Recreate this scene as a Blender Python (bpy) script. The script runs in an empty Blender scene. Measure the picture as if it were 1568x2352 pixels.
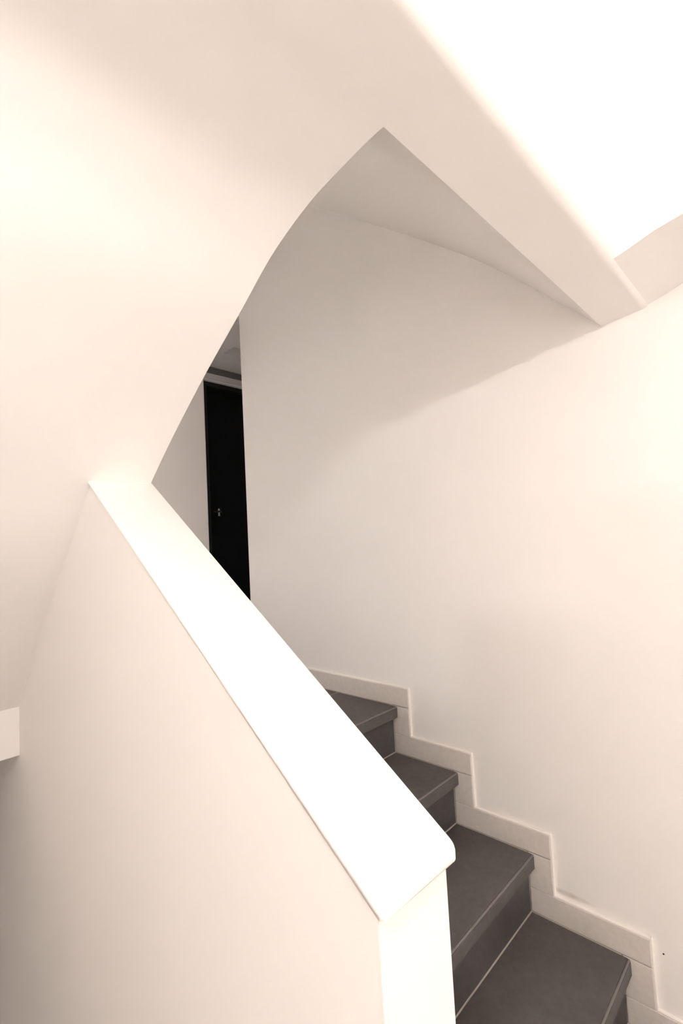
import bpy, bmesh, math
from mathutils import Matrix, Vector
from mathutils.geometry import tessellate_polygon

# ------------------------------------------------------------------ camera, world, exposure
# Frame of the place: x across the flight towards the right wall, y up the flight, z up.
sc = bpy.context.scene
C = sc.collection
EYE = 1.5428                                   # eye height above the lower floor
psi, pitch, roll = 0.80806, 0.06561, -0.05306
F = Vector((math.sin(psi), math.cos(psi), 0)); X = Vector((math.cos(psi), -math.sin(psi), 0)); Z = Vector((0, 0, 1))
fwd = math.cos(pitch) * F + math.sin(pitch) * Z
up0 = -math.sin(pitch) * F + math.cos(pitch) * Z
right = math.cos(roll) * X + math.sin(roll) * up0
up = -math.sin(roll) * X + math.cos(roll) * up0
cam = bpy.data.cameras.new('camera')
cam.sensor_fit = 'VERTICAL'; cam.sensor_height = 36; cam.lens = 1125.52 * 36 / 2352
cam.clip_start = 0.02
cob = bpy.data.objects.new('camera', cam); C.objects.link(cob)
cob.matrix_world = Matrix((( right.x, up.x, -fwd.x, 0), (right.y, up.y, -fwd.y, 0), (right.z, up.z, -fwd.z, EYE), (0, 0, 0, 1)))
sc.camera = cob

wd = bpy.data.worlds.new('world'); sc.world = wd; wd.use_nodes = True
wd.node_tree.nodes['Background'].inputs[0].default_value = (0.02, 0.02, 0.022, 1)
wd.node_tree.nodes['Background'].inputs[1].default_value = 1.0
wd.cycles.sampling_method = 'NONE'

sc.view_settings.view_transform = 'Standard'
sc.view_settings.look = 'None'
sc.view_settings.gamma = 1.0
sc.view_settings.use_curve_mapping = False
sc.view_settings.exposure = 2.75
sc.cycles.max_bounces = 8
sc.cycles.diffuse_bounces = 8
sc.cycles.glossy_bounces = 2
sc.cycles.use_light_tree = False
sc.cycles.caustics_reflective = False
sc.cycles.caustics_refractive = False

LAMP_WARM = (1.0, 0.932, 0.905)
LAMP_A = ((-0.22, 0.02, 0.647), 0.004, 51)   # centre relative to the eye, bulb radius, watts
FILL_B = ((0.50, -1.0, 0.775), 0.014, 27)  # added fill behind the camera, lifts the parapet end and cap
FILL_C = ((1.45, 2.95, 0.4), 0.03, 8.5)    # added fill, unseen in the passage behind
FILL_D = ((-0.60, 2.0, 0.85), 0.06, 82)      # added fill over the landing, hidden behind the left flight
FILL_E = ((-0.2, -1.3, -0.25), 0.25, 55)      # added soft fill behind the camera, shaped as a paper lantern

# ------------------------------------------------------------------ materials
def nodes_of(name):
    m = bpy.data.materials.new(name); m.use_nodes = True
    nt = m.node_tree; b = nt.nodes['Principled BSDF']
    return m, nt, b

def paint(name, col, rough=0.75, bump=0.0, scale=140):
    """matt wall paint: faint tonal drift and roller grain on a diffuse shader"""
    m, nt, b = nodes_of(name)
    nt.nodes.remove(b)
    d = nt.nodes.new('ShaderNodeBsdfDiffuse'); d.name = 'Principled BSDF'; d.inputs['Roughness'].default_value = 0.0
    nt.links.new(d.outputs[0], nt.nodes['Material Output'].inputs['Surface'])
    tc = nt.nodes.new('ShaderNodeTexCoord')
    n1 = nt.nodes.new('ShaderNodeTexNoise'); n1.inputs['Scale'].default_value = 1.7; n1.inputs['Detail'].default_value = 1
    nt.links.new(tc.outputs['Object'], n1.inputs['Vector'])
    mix = nt.nodes.new('ShaderNodeMix'); mix.data_type = 'RGBA'
    mix.inputs[6].default_value = (*[c * 0.985 for c in col], 1)
    mix.inputs[7].default_value = (*[min(1, c * 1.012) for c in col], 1)
    nt.links.new(n1.outputs['Fac'], mix.inputs[0]); nt.links.new(mix.outputs[2], d.inputs[0])
    if bump:
        n2 = nt.nodes.new('ShaderNodeTexNoise'); n2.inputs['Scale'].default_value = scale; n2.inputs['Detail'].default_value = 1
        nt.links.new(tc.outputs['Object'], n2.inputs['Vector'])
        bp = nt.nodes.new('ShaderNodeBump'); bp.inputs['Strength'].default_value = bump; bp.inputs['Distance'].default_value = 0.002
        nt.links.new(n2.outputs['Fac'], bp.inputs['Height']); nt.links.new(bp.outputs[0], d.inputs['Normal'])
    return m

def scuffed(m, centre, half, dark):
    """a faint rubbed mark on the plaster around centre (object space)"""
    nt = m.node_tree; b = nt.nodes['Principled BSDF']
    src = b.inputs[0].links[0].from_socket
    tc = nt.nodes.new('ShaderNodeTexCoord')
    mp = nt.nodes.new('ShaderNodeMapping'); mp.vector_type = 'POINT'
    mp.inputs['Location'].default_value = [-c / h for c, h in zip(centre, half)]
    mp.inputs['Scale'].default_value = [1 / h for h in half]
    nt.links.new(tc.outputs['Object'], mp.inputs['Vector'])
    ln = nt.nodes.new('ShaderNodeVectorMath'); ln.operation = 'LENGTH'; nt.links.new(mp.outputs[0], ln.inputs[0])
    mr = nt.nodes.new('ShaderNodeMapRange'); mr.inputs['From Min'].default_value = 1.0; mr.inputs['From Max'].default_value = 0.3
    nt.links.new(ln.outputs['Value'], mr.inputs['Value'])
    nz = nt.nodes.new('ShaderNodeTexNoise'); nz.inputs['Scale'].default_value = 55; nz.inputs['Detail'].default_value = 4
    nt.links.new(tc.outputs['Object'], nz.inputs['Vector'])
    mu = nt.nodes.new('ShaderNodeMath'); mu.operation = 'MULTIPLY'; nt.links.new(mr.outputs[0], mu.inputs[0]); nt.links.new(nz.outputs['Fac'], mu.inputs[1])
    mx = nt.nodes.new('ShaderNodeMix'); mx.data_type = 'RGBA'; mx.inputs[7].default_value = (*dark, 1)
    nt.links.new(mu.outputs[0], mx.inputs[0]); nt.links.new(src, mx.inputs[6]); nt.links.new(mx.outputs[2], b.inputs[0])
    return m

def tile(name, col, var=0.18, rough=0.55):
    m, nt, b = nodes_of(name)
    tc = nt.nodes.new('ShaderNodeTexCoord')
    n1 = nt.nodes.new('ShaderNodeTexNoise'); n1.inputs['Scale'].default_value = 5; n1.inputs['Detail'].default_value = 7
    n1.inputs['Roughness'].default_value = 0.65
    nt.links.new(tc.outputs['Object'], n1.inputs['Vector'])
    rp = nt.nodes.new('ShaderNodeValToRGB')
    rp.color_ramp.elements[0].position = 0.3; rp.color_ramp.elements[1].position = 0.75
    rp.color_ramp.elements[0].color = (*[c * (1 - var) for c in col], 1)
    rp.color_ramp.elements[1].color = (*[c * (1 + var) for c in col], 1)
    nt.links.new(n1.outputs['Fac'], rp.inputs[0])
    # fine dark and pale flecks of the glaze
    n3 = nt.nodes.new('ShaderNodeTexNoise'); n3.inputs['Scale'].default_value = 60; n3.inputs['Detail'].default_value = 2
    nt.links.new(tc.outputs['Object'], n3.inputs['Vector'])
    mx = nt.nodes.new('ShaderNodeMix'); mx.data_type = 'RGBA'; mx.blend_type = 'OVERLAY'; mx.inputs[0].default_value = 0.18
    nt.links.new(rp.outputs[0], mx.inputs[6]); nt.links.new(n3.outputs['Fac'], mx.inputs[7])
    nt.links.new(mx.outputs[2], b.inputs['Base Color'])
    bp = nt.nodes.new('ShaderNodeBump'); bp.inputs['Strength'].default_value = 0.08; bp.inputs['Distance'].default_value = 0.001
    nt.links.new(n3.outputs['Fac'], bp.inputs['Height']); nt.links.new(bp.outputs[0], b.inputs['Normal'])
    b.inputs['Roughness'].default_value = rough
    return m

def plain(name, col, rough=0.5, metal=0.0):
    m, nt, b = nodes_of(name)
    n1 = nt.nodes.new('ShaderNodeTexNoise'); n1.inputs['Scale'].default_value = 30
    mix = nt.nodes.new('ShaderNodeMix'); mix.data_type = 'RGBA'
    mix.inputs[6].default_value = (*[c * 0.94 for c in col], 1); mix.inputs[7].default_value = (*[min(1, c * 1.05) for c in col], 1)
    nt.links.new(n1.outputs['Fac'], mix.inputs[0]); nt.links.new(mix.outputs[2], b.inputs['Base Color'])
    b.inputs['Roughness'].default_value = rough; b.inputs['Metallic'].default_value = metal
    return m

def glow(name, col, strength):
    m, nt, b = nodes_of(name)
    b.inputs['Base Color'].default_value = (0.9, 0.88, 0.85, 1)
    b.inputs['Emission Color'].default_value = (*col, 1); b.inputs['Emission Strength'].default_value = strength
    m.cycles.emission_sampling = 'NONE'      # the bulb's point light does the lighting
    return m

M_WALL = paint('cream_wall_paint', (0.88, 0.855, 0.828))
M_WALLR = scuffed(paint('cream_right_wall_paint', (0.88, 0.855, 0.828)), (1.5546, 0.625, 0.452), (0.05, 0.085, 0.010), (0.55, 0.48, 0.42))
M_CEIL = paint('cream_ceiling_paint', (0.88, 0.855, 0.828))
M_CAP = paint('white_gloss_paint', (0.90, 0.88, 0.855))
M_TILE = tile('dark_grey_tile', (0.100, 0.090, 0.085))
M_FLOOR = tile('beige_floor_tile', (0.76, 0.73, 0.69), var=0.04)
M_RISER = tile('dark_grey_riser_tile', (0.074, 0.071, 0.070))
M_EDGE = plain('tile_edge', (0.185, 0.168, 0.156), 0.6)
M_GROUT = plain('pale_grout', (0.50, 0.45, 0.41), 0.9)
M_SHADEBAND = paint('dark_grey_shade_paint', (0.20, 0.195, 0.18))  # shade under the passage ceiling, put into the colour
M_NOSE = tile('dark_grey_nosing_tile', (0.098, 0.091, 0.087))
M_SKIRT = tile('greige_skirting_tile', (0.70, 0.655, 0.61), var=0.03, rough=0.5)
M_SKEDGE = plain('skirting_sealant', (0.88, 0.84, 0.79), 0.6)
M_BLACK = plain('black_door_paint', (0.002, 0.0027, 0.0034), 0.6)
M_BLACK.node_tree.nodes['Principled BSDF'].inputs['Specular IOR Level'].default_value = 0.2
M_FRAME = plain('dark_door_frame', (0.005, 0.005, 0.005), 0.5)
M_TRIM = paint('door_architrave_paint', (0.90, 0.88, 0.85), rough=0.4)
M_STEEL = plain('brushed_steel', (0.62, 0.62, 0.62), 0.25, 1.0)
M_CABLE = plain('white_cable', (0.8, 0.8, 0.78), 0.5)

# ------------------------------------------------------------------ mesh helpers
def link(name, bm, mat, parent=None, smooth=False):
    bmesh.ops.recalc_face_normals(bm, faces=bm.faces)
    me = bpy.data.meshes.new(name); bm.to_mesh(me); bm.free()
    me.materials.append(mat)
    if smooth:
        for p in me.polygons: p.use_smooth = True
    o = bpy.data.objects.new(name, me); C.objects.link(o)
    if parent: o.parent = parent
    return o

def struct(o):
    o['kind'] = 'structure'; return o

def empty(name, loc=(0, 0, 0)):
    o = bpy.data.objects.new(name, None); C.objects.link(o); o.location = loc
    return o

def box_bm(x0, x1, y0, y1, z0, z1, bev=0.0, seg=2, bm=None):
    own = bm is None
    if own: bm = bmesh.new()
    v = [bm.verts.new((x, y, z)) for x in (x0, x1) for y in (y0, y1) for z in (z0, z1)]
    for f in ((0, 1, 3, 2), (4, 6, 7, 5), (0, 4, 5, 1), (2, 3, 7, 6), (0, 2, 6, 4), (1, 5, 7, 3)):
        bm.faces.new([v[i] for i in f])
    if bev and own:
        bmesh.ops.bevel(bm, geom=bm.edges[:], offset=bev, segments=seg, affect='EDGES', profile=0.5)
    return bm

def extrude_x(poly, x0, x1):
    """poly: list of (y, z) -> prism between x0 and x1"""
    bm = bmesh.new()
    a = [bm.verts.new((x0, y, z)) for y, z in poly]
    b = [bm.verts.new((x1, y, z)) for y, z in poly]
    n = len(poly)
    for i in range(n):
        bm.faces.new((a[i], a[(i + 1) % n], b[(i + 1) % n], b[i]))
    for t in tessellate_polygon([[Vector((y, z, 0)) for y, z in poly]]):
        bm.faces.new([a[i] for i in t]); bm.faces.new([b[i] for i in reversed(t)])
    return bm

def spline(pts, n=8):
    """Catmull-Rom through (y, z) points"""
    out = []
    P = [pts[0]] + list(pts) + [pts[-1]]
    for i in range(1, len(P) - 2):
        p0, p1, p2, p3 = P[i - 1], P[i], P[i + 1], P[i + 2]
        for k in range(n):
            t = k / n
            out.append(tuple(0.5 * (2 * p1[j] + (p2[j] - p0[j]) * t + (2 * p0[j] - 5 * p1[j] + 4 * p2[j] - p3[j]) * t * t
                                    + (3 * p1[j] - p0[j] - 3 * p2[j] + p3[j]) * t ** 3) for j in (0, 1)))
    out.append(tuple(pts[-1]))
    return out

def lathe(prof, seg=32, cx=0, cy=0):
    bm = bmesh.new(); rings = []
    for r, z in prof:
        rings.append([bm.verts.new((cx + r * math.cos(2 * math.pi * i / seg), cy + r * math.sin(2 * math.pi * i / seg), z)) for i in range(seg)])
    for a, b in zip(rings, rings[1:]):
        for i in range(seg):
            bm.faces.new((a[i], a[(i + 1) % seg], b[(i + 1) % seg], b[i]))
    bm.faces.new(rings[0]); bm.faces.new(rings[-1][::-1])
    bmesh.ops.remove_doubles(bm, verts=bm.verts[:], dist=1e-6)
    return bm

def shade_flat_angle(o, deg=30):
    """smooth the gently curved faces, keep the corners sharp"""
    me = o.data
    for p in me.polygons: p.use_smooth = True
    bm = bmesh.new(); bm.from_mesh(me)
    for e in bm.edges:
        if len(e.link_faces) == 2:
            e.smooth = e.calc_face_angle(0) < math.radians(deg)
        else: e.smooth = False
    bm.to_mesh(me); bm.free()

rz = lambda z: z + EYE          # height relative to the eye -> absolute

# ------------------------------------------------------------------ stair numbers
H, G = 0.18, 0.25518            # rise, going
NOSE1 = 0.4613                  # y of the nosing of step 1
S, BAND, OV = 0.0724, 0.051, 0.0219
WS = 1.5426                     # front of the skirting
WX = 1.5546                     # face of the right wall
XI = 0.540                      # right face of the parapet
XO = 0.409                      # left face of the parapet
zt = lambda k: H * (k + 1)      # top of step k (step -1 is the lower floor)
yn = lambda k: NOSE1 + (k - 1) * G
WEND = 2.192                    # end corner of the right wall

# ------------------------------------------------------------------ setting: big surfaces
struct(link('wall_right', box_bm(WX, WX + 0.16, -1.9, WEND, -0.1, rz(2.3), bev=0.003), M_WALLR))
struct(link('wall_left', box_bm(-1.12, -1.0, -1.9, 2.7, -2.0, rz(2.3)), M_WALL))
struct(link('wall_rear', box_bm(-1.12, WX + 0.16, -2.02, -1.9, -2.0, rz(2.3)), M_WALL))
# back wall of the half landing, left of the passage
struct(link('wall_landing', box_bm(-1.0, 1.556, 2.585, 2.70, -2.0, rz(2.3), bev=0.003), M_WALL))
struct(link('wall_header', box_bm(1.556, 3.3, 2.585, 2.70, rz(1.56), rz(2.3)), M_WALL))
# passage behind
struct(link('wall_passage_near', box_bm(WX + 0.16, 3.3, WEND - 0.12, WEND, 0.7, rz(2.3)), M_WALL))
struct(link('wall_passage_right', box_bm(3.3, 3.42, WEND - 0.12, 3.62, 0.7, rz(2.3)), M_WALL))
struct(link('wall_passage_left', box_bm(1.10, 1.22, 2.70, 3.5, 0.7, rz(1.53)), M_WALL))
DX0, DX1, DZ = 2.107, 2.95, rz(1.405)      # door opening
bm = extrude_x([(3.5, DZ), (3.62, DZ), (3.62, rz(1.7)), (3.5, rz(1.7))], 1.10, 3.3)
box_bm(1.10, DX0, 3.5, 3.62, 0.7, DZ, bm=bm); box_bm(DX1, 3.3, 3.5, 3.62, 0.7, DZ, bm=bm)
struct(link('wall_passage_back', bm, M_WALL))
# passage ceiling with a sunk panel
PX, PY, PZ = 2.10, 3.18, rz(1.53)
bm = box_bm(1.10, PX, 2.70, 3.5, PZ, PZ + 0.12)
box_bm(PX, 3.3, PY, 3.5, PZ, PZ + 0.12, bm=bm)
box_bm(PX, 3.3, 2.70, PY, PZ + 0.07, PZ + 0.12, bm=bm)
struct(link('ceiling_passage', bm, M_CEIL))

# soffit of the flight overhead on the left: flat lip, then it sweeps down away from the camera
LIP = [(0.268 + 0.028 - 0.028 * math.cos(math.radians(a)), 0.634 - 0.028 * math.sin(math.radians(a))) for a in range(0, 91, 9)]   # rounded front edge of the beam
curve = spline([(0.392, 0.5965), (0.413, 0.5955), (0.447, 0.591), (0.494, 0.583), (0.550, 0.571), (0.614, 0.548), (0.678, 0.516),
                (0.767, 0.457), (0.903, 0.370), (1.05, 0.266), (1.18, 0.162), (1.263, 0.083), (1.361, -0.008), (1.551, -0.185),
                (1.81, -0.447)], 6)
under = LIP + curve
poly = [(y, rz(z)) for y, z in under]
poly += [(1.81, rz(-0.460)), (2.585, rz(-0.460))]
top = [(2.585, zt(4))]
y = 2.45; z = zt(4)
stepped = [(2.585, zt(4)), (2.45, zt(4))]
for i in range(8):
    z += H; stepped.append((y, z)); y -= G; stepped.append((y, z))
stepped += [(y, rz(1.36)), (0.268, rz(1.36))]
o = struct(link('ceiling_flight_left', extrude_x(poly + stepped, -1.0, 0.5455), M_CEIL)); shade_flat_angle(o, 12)
# downstand at the foot of that soffit
struct(link('trim_downstand', box_bm(-1.0, XO + 0.02, 1.81, 2.30, rz(-0.594), rz(-0.458), bev=0.002), M_WALL))

# soffit over the right flight: sharp lower edge, then it climbs with the stair
prof = LIP + [(0.397, 0.5965)] + spline([(0.397, 0.5965), (0.562, 0.766), (0.759, 0.957), (0.963, 1.127), (1.186, 1.30), (1.576, 1.594), (2.20, 2.05), (2.585, 2.30)], 6)[1:]
poly = [(y, rz(z)) for y, z in prof] + [(2.585, rz(2.5)), (0.6, rz(2.5)), (0.268, rz(1.36))]
o = struct(link('ceiling_flight_right', extrude_x(poly, 0.5450, WX + 0.05), M_CEIL)); shade_flat_angle(o, 12)
# the lower room's ceiling and the bulkhead along the right wall
struct(link('ceiling', box_bm(-1.0, 1.222, -1.9, 0.268, rz(1.25), rz(1.36)), M_CEIL))
bm = extrude_x([(y, rz(z)) for y, z in [(0.33, 0.62), (0.303, 0.6065), (0.245, 0.6235), (0.193, 0.641), (0.12, 0.655), (0.02, 0.662), (-1.9, 0.662), (-1.9, 1.36), (0.33, 1.36)]], 1.226, WX + 0.05)
bmesh.ops.bevel(bm, geom=[e for e in bm.edges if all(abs(v.co.x - 1.226) < 1e-5 and v.co.z < rz(0.7) for v in e.verts) and len(e.link_faces) == 2 and e.calc_face_angle(0) > 1.0], offset=0.022, segments=6, affect='EDGES', profile=0.5)
o = struct(link('trim_bulkhead', bm, M_CEIL))
shade_flat_angle(o, 14)

# ------------------------------------------------------------------ floors
floor = struct(link('floor', box_bm(-1.0, WX + 0.05, -1.9, yn(0) + 0.03, -0.12, -0.010), M_GROUT))
for i in range(5):
    for j in range(4):
        x0, x1 = -1.0 + i * 0.51, min(-1.0 + (i + 1) * 0.51, WX) - 0.003
        y0, y1 = -1.9 + j * 0.53, min(-1.9 + (j + 1) * 0.53, yn(0) + 0.02) - 0.003
        link('floor_tile', box_bm(x0, x1, y0, y1, -0.010, 0.0), M_FLOOR, floor)
# flight going down on the left of the parapet
poly = []; y = yn(0) + 0.03; z = 0.0
poly.append((y, -0.001))
for i in range(9):
    z -= H; poly.append((y, z)); y += G; poly.append((y, z))
poly += [(2.585, z), (2.585, -1.95), (yn(0) + 0.03, -1.95)]
struct(link('floor_lower_flight', extrude_x(poly, -1.0, XO), M_TILE))
# half landing: slab, then tiles
landing = struct(link('floor_landing', box_bm(XI, WX + 0.01, yn(4) + OV + 0.012, 2.70, 0.62, zt(4) - 0.010), M_GROUT))
def ltile(x0, x1, y0, y1):
    return link('floor_tile', box_bm(x0, x1, y0, y1, zt(4) - 0.010, zt(4), bev=0.0008, seg=1), M_TILE, landing)
ltile(XI + 0.002, WS - 0.003, 1.5545, 2.10); ltile(XI + 0.002, WS - 0.003, 2.103, 2.70)
struct(link('floor_passage', box_bm(1.10, 3.3, 2.192, 3.62, 0.70, zt(4) - 0.001), M_TILE))
struct(link('floor_landing_left', box_bm(-1.0, XO, 2.30, 2.585, 0.66, zt(4)), M_TILE))

# ------------------------------------------------------------------ staircase
stair = empty('staircase', (XI, yn(0), 0))
stair['label'] = 'dark grey tiled staircase with pale grout lines climbing between parapet and right wall'
stair['category'] = 'staircase'
def part(name, bm, mat, parent):
    """mesh given in world coordinates, parented under a thing away from the origin"""
    o = link(name, bm, mat)
    o.parent = parent
    root = parent
    off = Vector((0, 0, 0))
    while root is not None:
        off += root.location; root = root.parent
    o.data.transform(Matrix.Translation(-off))
    return o
x0, x1 = XI + 0.001, WS - 0.0035
core = []
for k in range(0, 5):
    z = zt(k); y0 = yn(k); yb = (yn(k + 1) + OV) if k < 4 else 1.5515
    tr = part('tread', box_bm(x0, x1, y0 + 0.0064, yb - 0.0022, z - 0.011, z, bev=0.0008, seg=1), M_TILE, stair)
    part('nosing_edge', box_bm(x0, x1, y0 + 0.0005, y0 + 0.0062, z - 0.0058, z - 0.0002, bev=0.002, seg=2), M_EDGE, tr)
    part('nosing', box_bm(x0, x1, y0, y0 + 0.0095, z - 0.042, z - 0.006, bev=0.0008, seg=1), M_NOSE, tr)
    part('riser', box_bm(x0, x1, y0 + OV, y0 + OV + 0.010, zt(k - 1) + 0.0026, z - 0.0425, bev=0.0006, seg=1), M_RISER, stair)
    # mortar bed under the tiles: shows as the pale joints
    bed = box_bm(x0 - 0.0005, WS + 0.004, y0 + OV + 0.0015, yb + 0.02, z - H - 0.02, z - 0.0012)
    box_bm(x0, x1 + 0.001, y0 + 0.0095, y0 + OV + 0.004, z - 0.040, z - 0.003, bm=bed)
    part('mortar_bed', bed, M_GROUT, stair)

# ------------------------------------------------------------------ stepped skirting on the right wall
base = struct(empty('baseboard_right', (WS, 0, 0)))
gp = 0.0011
for k in range(0, 5):
    ya = yn(k) - BAND; ye = (yn(k + 1) + OV) if k < 4 else WEND - 0.004
    part('skirting_tile', box_bm(WS, WX, ya, ye - gp, zt(k) + gp, zt(k) + S, bev=0.0012, seg=1), M_SKIRT, base)
    part('skirting_tile', box_bm(WS, WX, ya, yn(k) + OV - gp, zt(k - 1) + S + gp, zt(k) - gp, bev=0.0012, seg=1), M_SKIRT, base)
    # bead of sealant along the upper and front edges
    ye2 = (yn(k + 1) - BAND) if k < 4 else WEND - 0.004
    part('sealant_bead', box_bm(WS + 0.0015, WX + 0.001, ya - 0.003, ye2, zt(k) + S - 0.001, zt(k) + S + 0.0048, bev=0.0015, seg=1), M_SKEDGE, base)
    part('sealant_bead', box_bm(WS + 0.0015, WX + 0.001, ya - 0.0048, ya + 0.001, zt(k - 1) + S + 0.002, zt(k) + S + 0.0048, bev=0.0015, seg=1), M_SKEDGE, base)
    jb = box_bm(WS + 0.003, WX, ya + 0.002, ye - 0.002, zt(k) - 0.002, zt(k) + S - 0.002)
    box_bm(WS + 0.003, WX, ya + 0.002, yn(k) + OV, zt(k - 1) + S - 0.002, zt(k), bm=jb)
    part('mortar_bed', jb, M_GROUT, base)

# ------------------------------------------------------------------ parapet with its cap
SL, C0, TH = 0.690, rz(-0.632), 0.0130
cz = lambda y: SL * y + C0
par = empty('stair_parapet', ((XI + XO) / 2, 0.366, 0))
par['label'] = 'solid plastered stair parapet with a sloping white cap, left of the dark steps'
par['category'] = 'parapet'
poly = [(0.366, -1.9), (2.58, -1.9), (2.58, 0.94), (1.85, 1.05), (1.32, cz(1.32) - TH), (0.366, cz(0.366) - TH)]
bm = extrude_x(poly, XO, XI)
bmesh.ops.bevel(bm, geom=[e for e in bm.edges if all(abs(v.co.y - 0.366) < 1e-5 for v in e.verts) and abs(e.verts[0].co.z - e.verts[1].co.z) > 0.5], offset=0.004, segments=3, affect='EDGES', profile=0.5)
body = part('parapet_wall', bm, M_WALL, par)
CL, CR, CE, CT = 0.402, 0.5525, 0.355, 1.235
def arc(cx, cy, r, a0, a1, n=10):
    return [(cx + r * math.cos(math.radians(a0 + (a1 - a0) * i / n)), cy + r * math.sin(math.radians(a0 + (a1 - a0) * i / n))) for i in range(n + 1)]
plan = [(CL, CT)] + arc(CL + 0.006, CE + 0.006, 0.006, 180, 270, 5) + arc(CR - 0.012, CE + 0.012, 0.012, 270, 360, 12) + [(CR, CT)]
bm = bmesh.new()
tv = [bm.verts.new((x, y, cz(y))) for x, y in plan]; bv = [bm.verts.new((x, y, cz(y) - TH)) for x, y in plan]
n = len(plan)
ft = bm.faces.new(tv); fb = bm.faces.new(bv[::-1])
for i in range(n): bm.faces.new((tv[i], bv[i], bv[(i + 1) % n], tv[(i + 1) % n]))
bmesh.ops.bevel(bm, geom=list(fb.edges), offset=0.0055, segments=3, affect='EDGES', profile=0.5)
bmesh.ops.bevel(bm, geom=list(ft.edges), offset=0.0045, segments=3, affect='EDGES', profile=0.5)
cap = part('cap', bm, M_CAP, par); shade_flat_angle(cap, 40)
cap['label'] = 'glossy white sloping cap'

# ------------------------------------------------------------------ door at the end of the passage
door = struct(empty('door_1', (DX0, 3.5, zt(4))))
fr = box_bm(DX0, DX0 + 0.035, 3.515, 3.60, zt(4), DZ); box_bm(DX1 - 0.035, DX1, 3.515, 3.60, zt(4), DZ, bm=fr)
box_bm(DX0 + 0.035, DX1 - 0.035, 3.515, 3.60, DZ - 0.035, DZ, bm=fr)
part('door_frame', fr, M_FRAME, door)
leaf = part('door_leaf', box_bm(DX0 + 0.037, DX1 - 0.037, 3.555, 3.598, zt(4) + 0.006, DZ - 0.037, bev=0.002), M_BLACK, door)
hx, hz = DX0 + 0.13, rz(0.315)
part('escutcheon', box_bm(hx - 0.006, hx + 0.012, 3.549, 3.555, hz - 0.028, hz + 0.035, bev=0.002), M_STEEL, leaf)
lv = box_bm(hx - 0.004, hx + 0.006, 3.515, 3.553, hz + 0.004, hz + 0.014)
box_bm(hx - 0.065, hx + 0.006, 3.510, 3.520, hz + 0.003, hz + 0.014, bm=lv)
part('lever_handle', lv, M_FRAME, leaf)
for k, (za, zb, d) in enumerate(((0.0, 0.018, 0.016), (0.021, 0.036, 0.010))):
    part('architrave', box_bm(DX0 - 0.02, DX1 + 0.05, 3.5 - d, 3.502, DZ + za, DZ + zb, bev=0.003), M_TRIM, door)

part('shade_band', box_bm(1.3, 3.2, 3.488, 3.502, rz(1.475), rz(1.527), bev=0.002), M_SHADEBAND, door)  # dark strip standing in for shade at the wall top

# a nail hole in the plaster above the lowest steps
o = link('trim_nail_hole', lathe([(0.0, 0.0), (0.0022, 0.0), (0.0016, 0.0009), (0.0, 0.0011)], 10), M_FRAME)
o.rotation_euler = (0, -math.pi / 2, 0); o.location = (WX, 0.383, rz(-1.138)); struct(o)

# ------------------------------------------------------------------ pendant lamp of the lower room, and unseen fills added for brightness
def pendant(spec, zc, label, shade=None):
    (x, y, z), r, watts = spec; z = rz(z); zc = rz(zc) - z
    p = empty('lamp_or_fill', (x, y, z)); p['label'] = label; p['category'] = 'lamp'; p['group'] = 'pendant lamp and added fills of the stairwell'  # shared by the main lamp and the added fills
    q = r * 0.97
    link('bulb', lathe([(q * math.sin(math.pi * i / 16), -q * math.cos(math.pi * i / 16)) for i in range(17)], 24), glow('bulb_glow', LAMP_WARM, 0.2), p, smooth=True)
    link('socket', lathe([(min(0.5 * r, 0.02), r + 0.001), (min(0.6 * r, 0.024), r + 0.03), (min(0.4 * r, 0.016), r + 0.045), (0.004, r + 0.05)], 24), M_CABLE, p, smooth=True)
    link('cord', lathe([(0.003, r + 0.045), (0.003, zc - 0.02)], 10), M_CABLE, p, smooth=True)
    link('ceiling_rose', lathe([(0.006, zc - 0.03), (0.03, zc - 0.025), (0.045, zc - 0.008), (0.045, zc)], 28), M_CABLE, p, smooth=True)
    if shade:
        R, rim, apex = shade                       # opaque dome, added to keep the fill off the upper wall
        out = [(R * math.sin(t), rim + (apex - rim) * math.cos(t)) for t in [math.radians(a) for a in range(8, 91, 9)] + [math.pi / 2]]
        inn = [(max(0.004, q - 0.003), w - 0.003) for q, w in out]
        link('fill_shade', lathe(out + inn[::-1], 36), M_CABLE, p, smooth=True)
    l = bpy.data.lights.new('bulb_light', 'POINT'); l.energy = watts; l.color = LAMP_WARM; l.shadow_soft_size = r
    lo = bpy.data.objects.new('bulb_light', l); C.objects.link(lo); lo.parent = p
pendant(LAMP_A, 1.25, 'warm bare bulb pendant lamp hanging in front of the left soffit')
pendant(FILL_B, 1.25, 'added warm fill bulb behind the camera in line with the parapet')
pendant(FILL_C, 1.6, 'added small fill bulb in the passage in front of the black door')
pendant(FILL_D, 2.2, 'added dome shaded fill light over the half landing behind the left flight', shade=(0.21, -0.03, 0.135))
pendant(FILL_E, 1.25, 'added round fill light in lantern form behind the camera')
